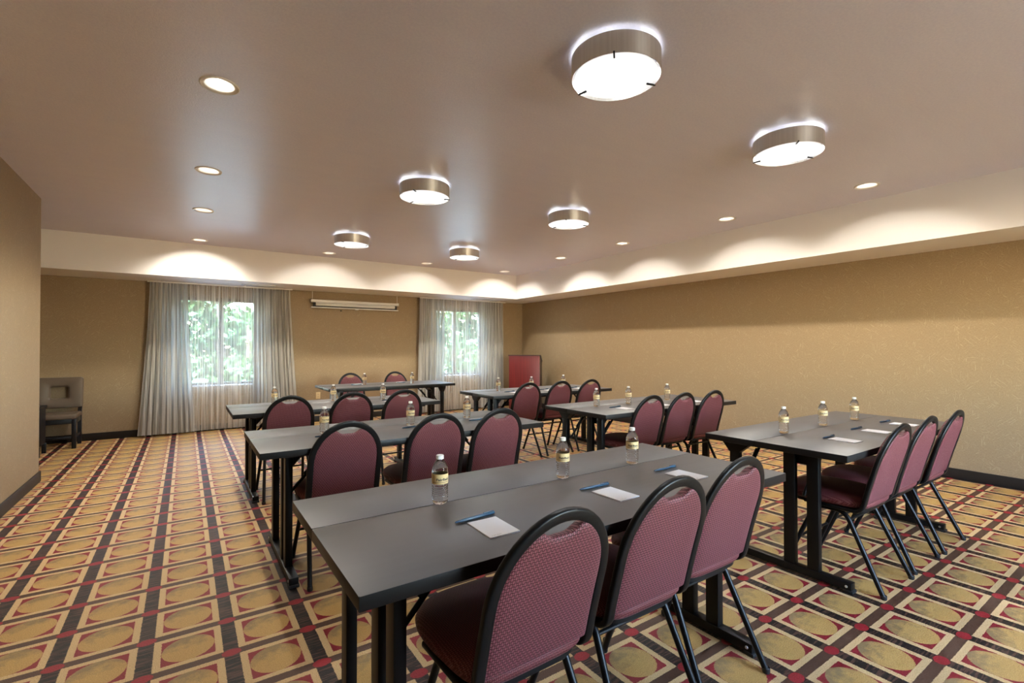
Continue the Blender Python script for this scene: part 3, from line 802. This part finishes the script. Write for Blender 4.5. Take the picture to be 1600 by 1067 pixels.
# ---------------------------------------------------------------- lectern
def lectern():
    r = empty('lectern', (5.66, 7.86, 0), -math.radians(43)); w, d = .305, .22; hf, hb = 1.12, 1.02
    bm = bmesh.new(); box(bm, -w, w, -d, -d+.02, .06, hf-.012, .002); finish('front_panel', bm, M['mahog'], r)
    for s in (-1, 1):
        bm = bmesh.new(); prism(bm, [(-d+.02, .06), (d, .06), (d, hb-.03), (-d+.10, hf-.012), (-d+.02, hf-.012)], 'x', s*(w-.02) if s > 0 else -w, w if s > 0 else -w+.02, .001); finish('side_panel', bm, M['mahogdark'], r)
    bm = bmesh.new(); prism(bm, [(-d-.012, hf-.012), (-d+.10, hf-.012), (d+.02, hb-.035), (d+.02, hb-.015), (-d+.10, hf+.010), (-d-.012, hf+.010)], 'x', -w-.012, w+.012, .002); finish('top', bm, M['mahogdark'], r)
    bm = bmesh.new(); box(bm, -w+.02, w-.02, -d+.02, d-.02, .55, .57); finish('shelf', bm, M['mahogdark'], r)
    bm = bmesh.new(); box(bm, -w-.01, w+.01, -d-.01, d+.01, 0, .06, .004); finish('plinth', bm, M['mahogdark'], r)
    tag(r, 'red mahogany lectern with dark edges standing in the far right corner', 'lectern')
lectern()

# ---------------------------------------------------------------- side chair and small table in the recess
def side_chair():
    r = empty('side_chair', (-1.385, 8.43, 0), PI); w = .235    # front faces the camera (-y in the room)
    # backrest: rounded rectangle with a rounded opening
    def rr(hw, hh, rad, n=7):
        out = []
        for sx, sz, a0 in ((1, 1, 0), (-1, 1, 90), (-1, -1, 180), (1, -1, 270)):
            for k in range(n):
                a = math.radians(a0+90*k/(n-1)); out.append((sx*(hw-rad)+rad*math.cos(a), sz*(hh-rad)+rad*math.sin(a)))
        return out
    O, I = rr(.240, .200, .03), rr(.085, .075, .025)
    layers = [(O, 0, 1.0, .016), (O, 0, .985, .028), (O, 0, .93, .036), (I, 0, 1.35, .038), (I, 0, 1.08, .028), (I, 0, 1.0, .0)]
    bm = bmesh.new(); rings = []
    front = [[bm.verts.new((p[0]*s, y, p[1]*s)) for p in L] for L, _, s, y in layers]
    back = [[bm.verts.new((p[0]*s, -y, p[1]*s)) for p in L] for L, _, s, y in layers[:-1]][::-1]
    seq = front+back; n = len(O)
    for A, B in zip(seq, seq[1:]+[seq[0]]):
        for k in range(n): bm.faces.new([A[k], A[(k+1) % n], B[(k+1) % n], B[k]])
    for v in bm.verts:
        y = v.co.y; v.co = Vector((v.co.x, -.20+y-(v.co.z+.2)*.16-.05*(1-(v.co.x/.24)**2)*.4, .685+v.co.z))
    finish('backrest', bm, M['tan'], r, ang=60)
    bm = bmesh.new(); box(bm, -w, w, -.20, .235, .375, .435, .018, 4); finish('seat', bm, M['tan'], r, ang=60)
    bm = bmesh.new()
    for y in (-.195, .19): box(bm, -w+.045, w-.045, y, y+.025, .315, .375, .002)
    for x in (-w+.008, w-.033): box(bm, x, x+.025, -.16, .185, .315, .375, .002)
    finish('apron', bm, M['darkwood'], r)
    for sx in (-1, 1):
        bm = bmesh.new(); box(bm, sx*(w-.022)-.022, sx*(w-.022)+.022, .185, .229, 0, .375, .003); finish('leg', bm, M['darkwood'], r)
        bm = bmesh.new(); prism(bm, [(-.20, 0), (-.158, 0), (-.160, .42), (-.222, .52), (-.244, .52), (-.204, .40)], 'x', sx*(w-.022)-.020, sx*(w-.022)+.020, .002); finish('leg', bm, M['darkwood'], r)
        bm = bmesh.new(); box(bm, sx*(w-.022)-.010, sx*(w-.022)+.010, -.16, .19, .125, .155, .002); finish('stretcher', bm, M['darkwood'], r)
    bm = bmesh.new(); box(bm, -w+.04, w-.04, .195, .215, .125, .155, .002); finish('stretcher', bm, M['darkwood'], r)
    tag(r, 'taupe vinyl side chair with an open-centre back and black legs against the back wall', 'chair')
side_chair()
def end_table():
    r = empty('end_table', (-1.67, 7.90, 0)); w, d, h = .27, .19, .58
    bm = bmesh.new(); box(bm, -w, w, -d, d, h-.03, h, .004); finish('tabletop', bm, M['darkwood'], r)
    for sx in (-1, 1):
        bm = bmesh.new(); box(bm, sx*(w-.021)-.009, sx*(w-.021)+.009, -d+.01, d-.01, .12, h-.03, .002); finish('side_panel', bm, M['darkwood'], r)
    for sx in (-1, 1):
        for sy in (-1, 1):
            bm = bmesh.new(); box(bm, sx*(w-.021)-.02, sx*(w-.021)+.02, sy*(d-.03)-.02, sy*(d-.03)+.02, 0, .12, .002); finish('leg', bm, M['darkwood'], r)
    tag(r, 'small black end table peeking out from behind the left wall corner', 'table')
end_table()

# ---------------------------------------------------------------- outdoors beyond the windows
bm = bmesh.new(); box(bm, -30, 40, YB+.3, 15.5, -.5, -.35); o = finish('parking_lot', bm, M['pave'], smooth=False); o['kind'] = 'structure'
bm = bmesh.new(); box(bm, -60, 80, 15.5, 60, -.5, -.30); o = finish('lawn', bm, M['grass'], smooth=False); o['kind'] = 'structure'
def make_tree():
    r = empty('leafy_tree'); rnd = random.Random(31)
    bm = bmesh.new(); sweep(bm, [(0, 0, 0), (.05, .02, 1.2), (-.03, .05, 2.6), (.05, 0, 4.0)], circ(.16, 12), up=(1, 0, 0), scale=[1.3, 1, .8, .45]); finish('trunk', bm, M['bark'], r, ang=60)
    bm = bmesh.new()
    cl = [(rnd.uniform(-1.5, 1.5), rnd.uniform(-1.1, 1.1), rnd.uniform(.45, 4.6)) for _ in range(40)]
    for cx, cy, cz in cl:
        for _ in range(170):
            d = Vector((rnd.gauss(0, 1), rnd.gauss(0, 1), rnd.gauss(0, 1))).normalized()*rnd.uniform(.25, .62)
            p = Vector((cx, cy, cz))+d; s = rnd.uniform(.06, .12)
            a = Vector((rnd.gauss(0, 1), rnd.gauss(0, 1), rnd.gauss(0, 1))).normalized(); b = a.cross(Vector((rnd.gauss(0, 1), rnd.gauss(0, 1), rnd.gauss(0, 1)))).normalized()
            vs = [bm.verts.new(p+q) for q in (a*s*1.4, b*s*.7, -a*s*1.4, -b*s*.7)]; bm.faces.new(vs)
    finish('foliage', bm, M['leaf'], r, smooth=False)
    return r
tr = make_tree()
for i, (x, y, s, lb) in enumerate([(.8, 16.8, 1.0, 'nearest green tree outside the left window'), (9.7, 17.4, 1.0, 'nearest green tree outside the right window'),
                                   (-3.2, 24.5, 1.2, 'distant green tree left of the one outside the left window'), (3.6, 25, 1.2, 'distant green tree right of the one outside the left window'),
                                   (10.6, 25.5, 1.2, 'distant green tree behind the one outside the right window'), (17.4, 25, 1.2, 'distant green tree at far right beyond the right window')]):
    o = tr if i == 0 else copy_tree(tr); o.location = (x, y, -.30); o.scale = (s, s, s); o.rotation_euler = (0, 0, i*1.3)
    tag(o, lb, 'tree', 'trees outside the windows')
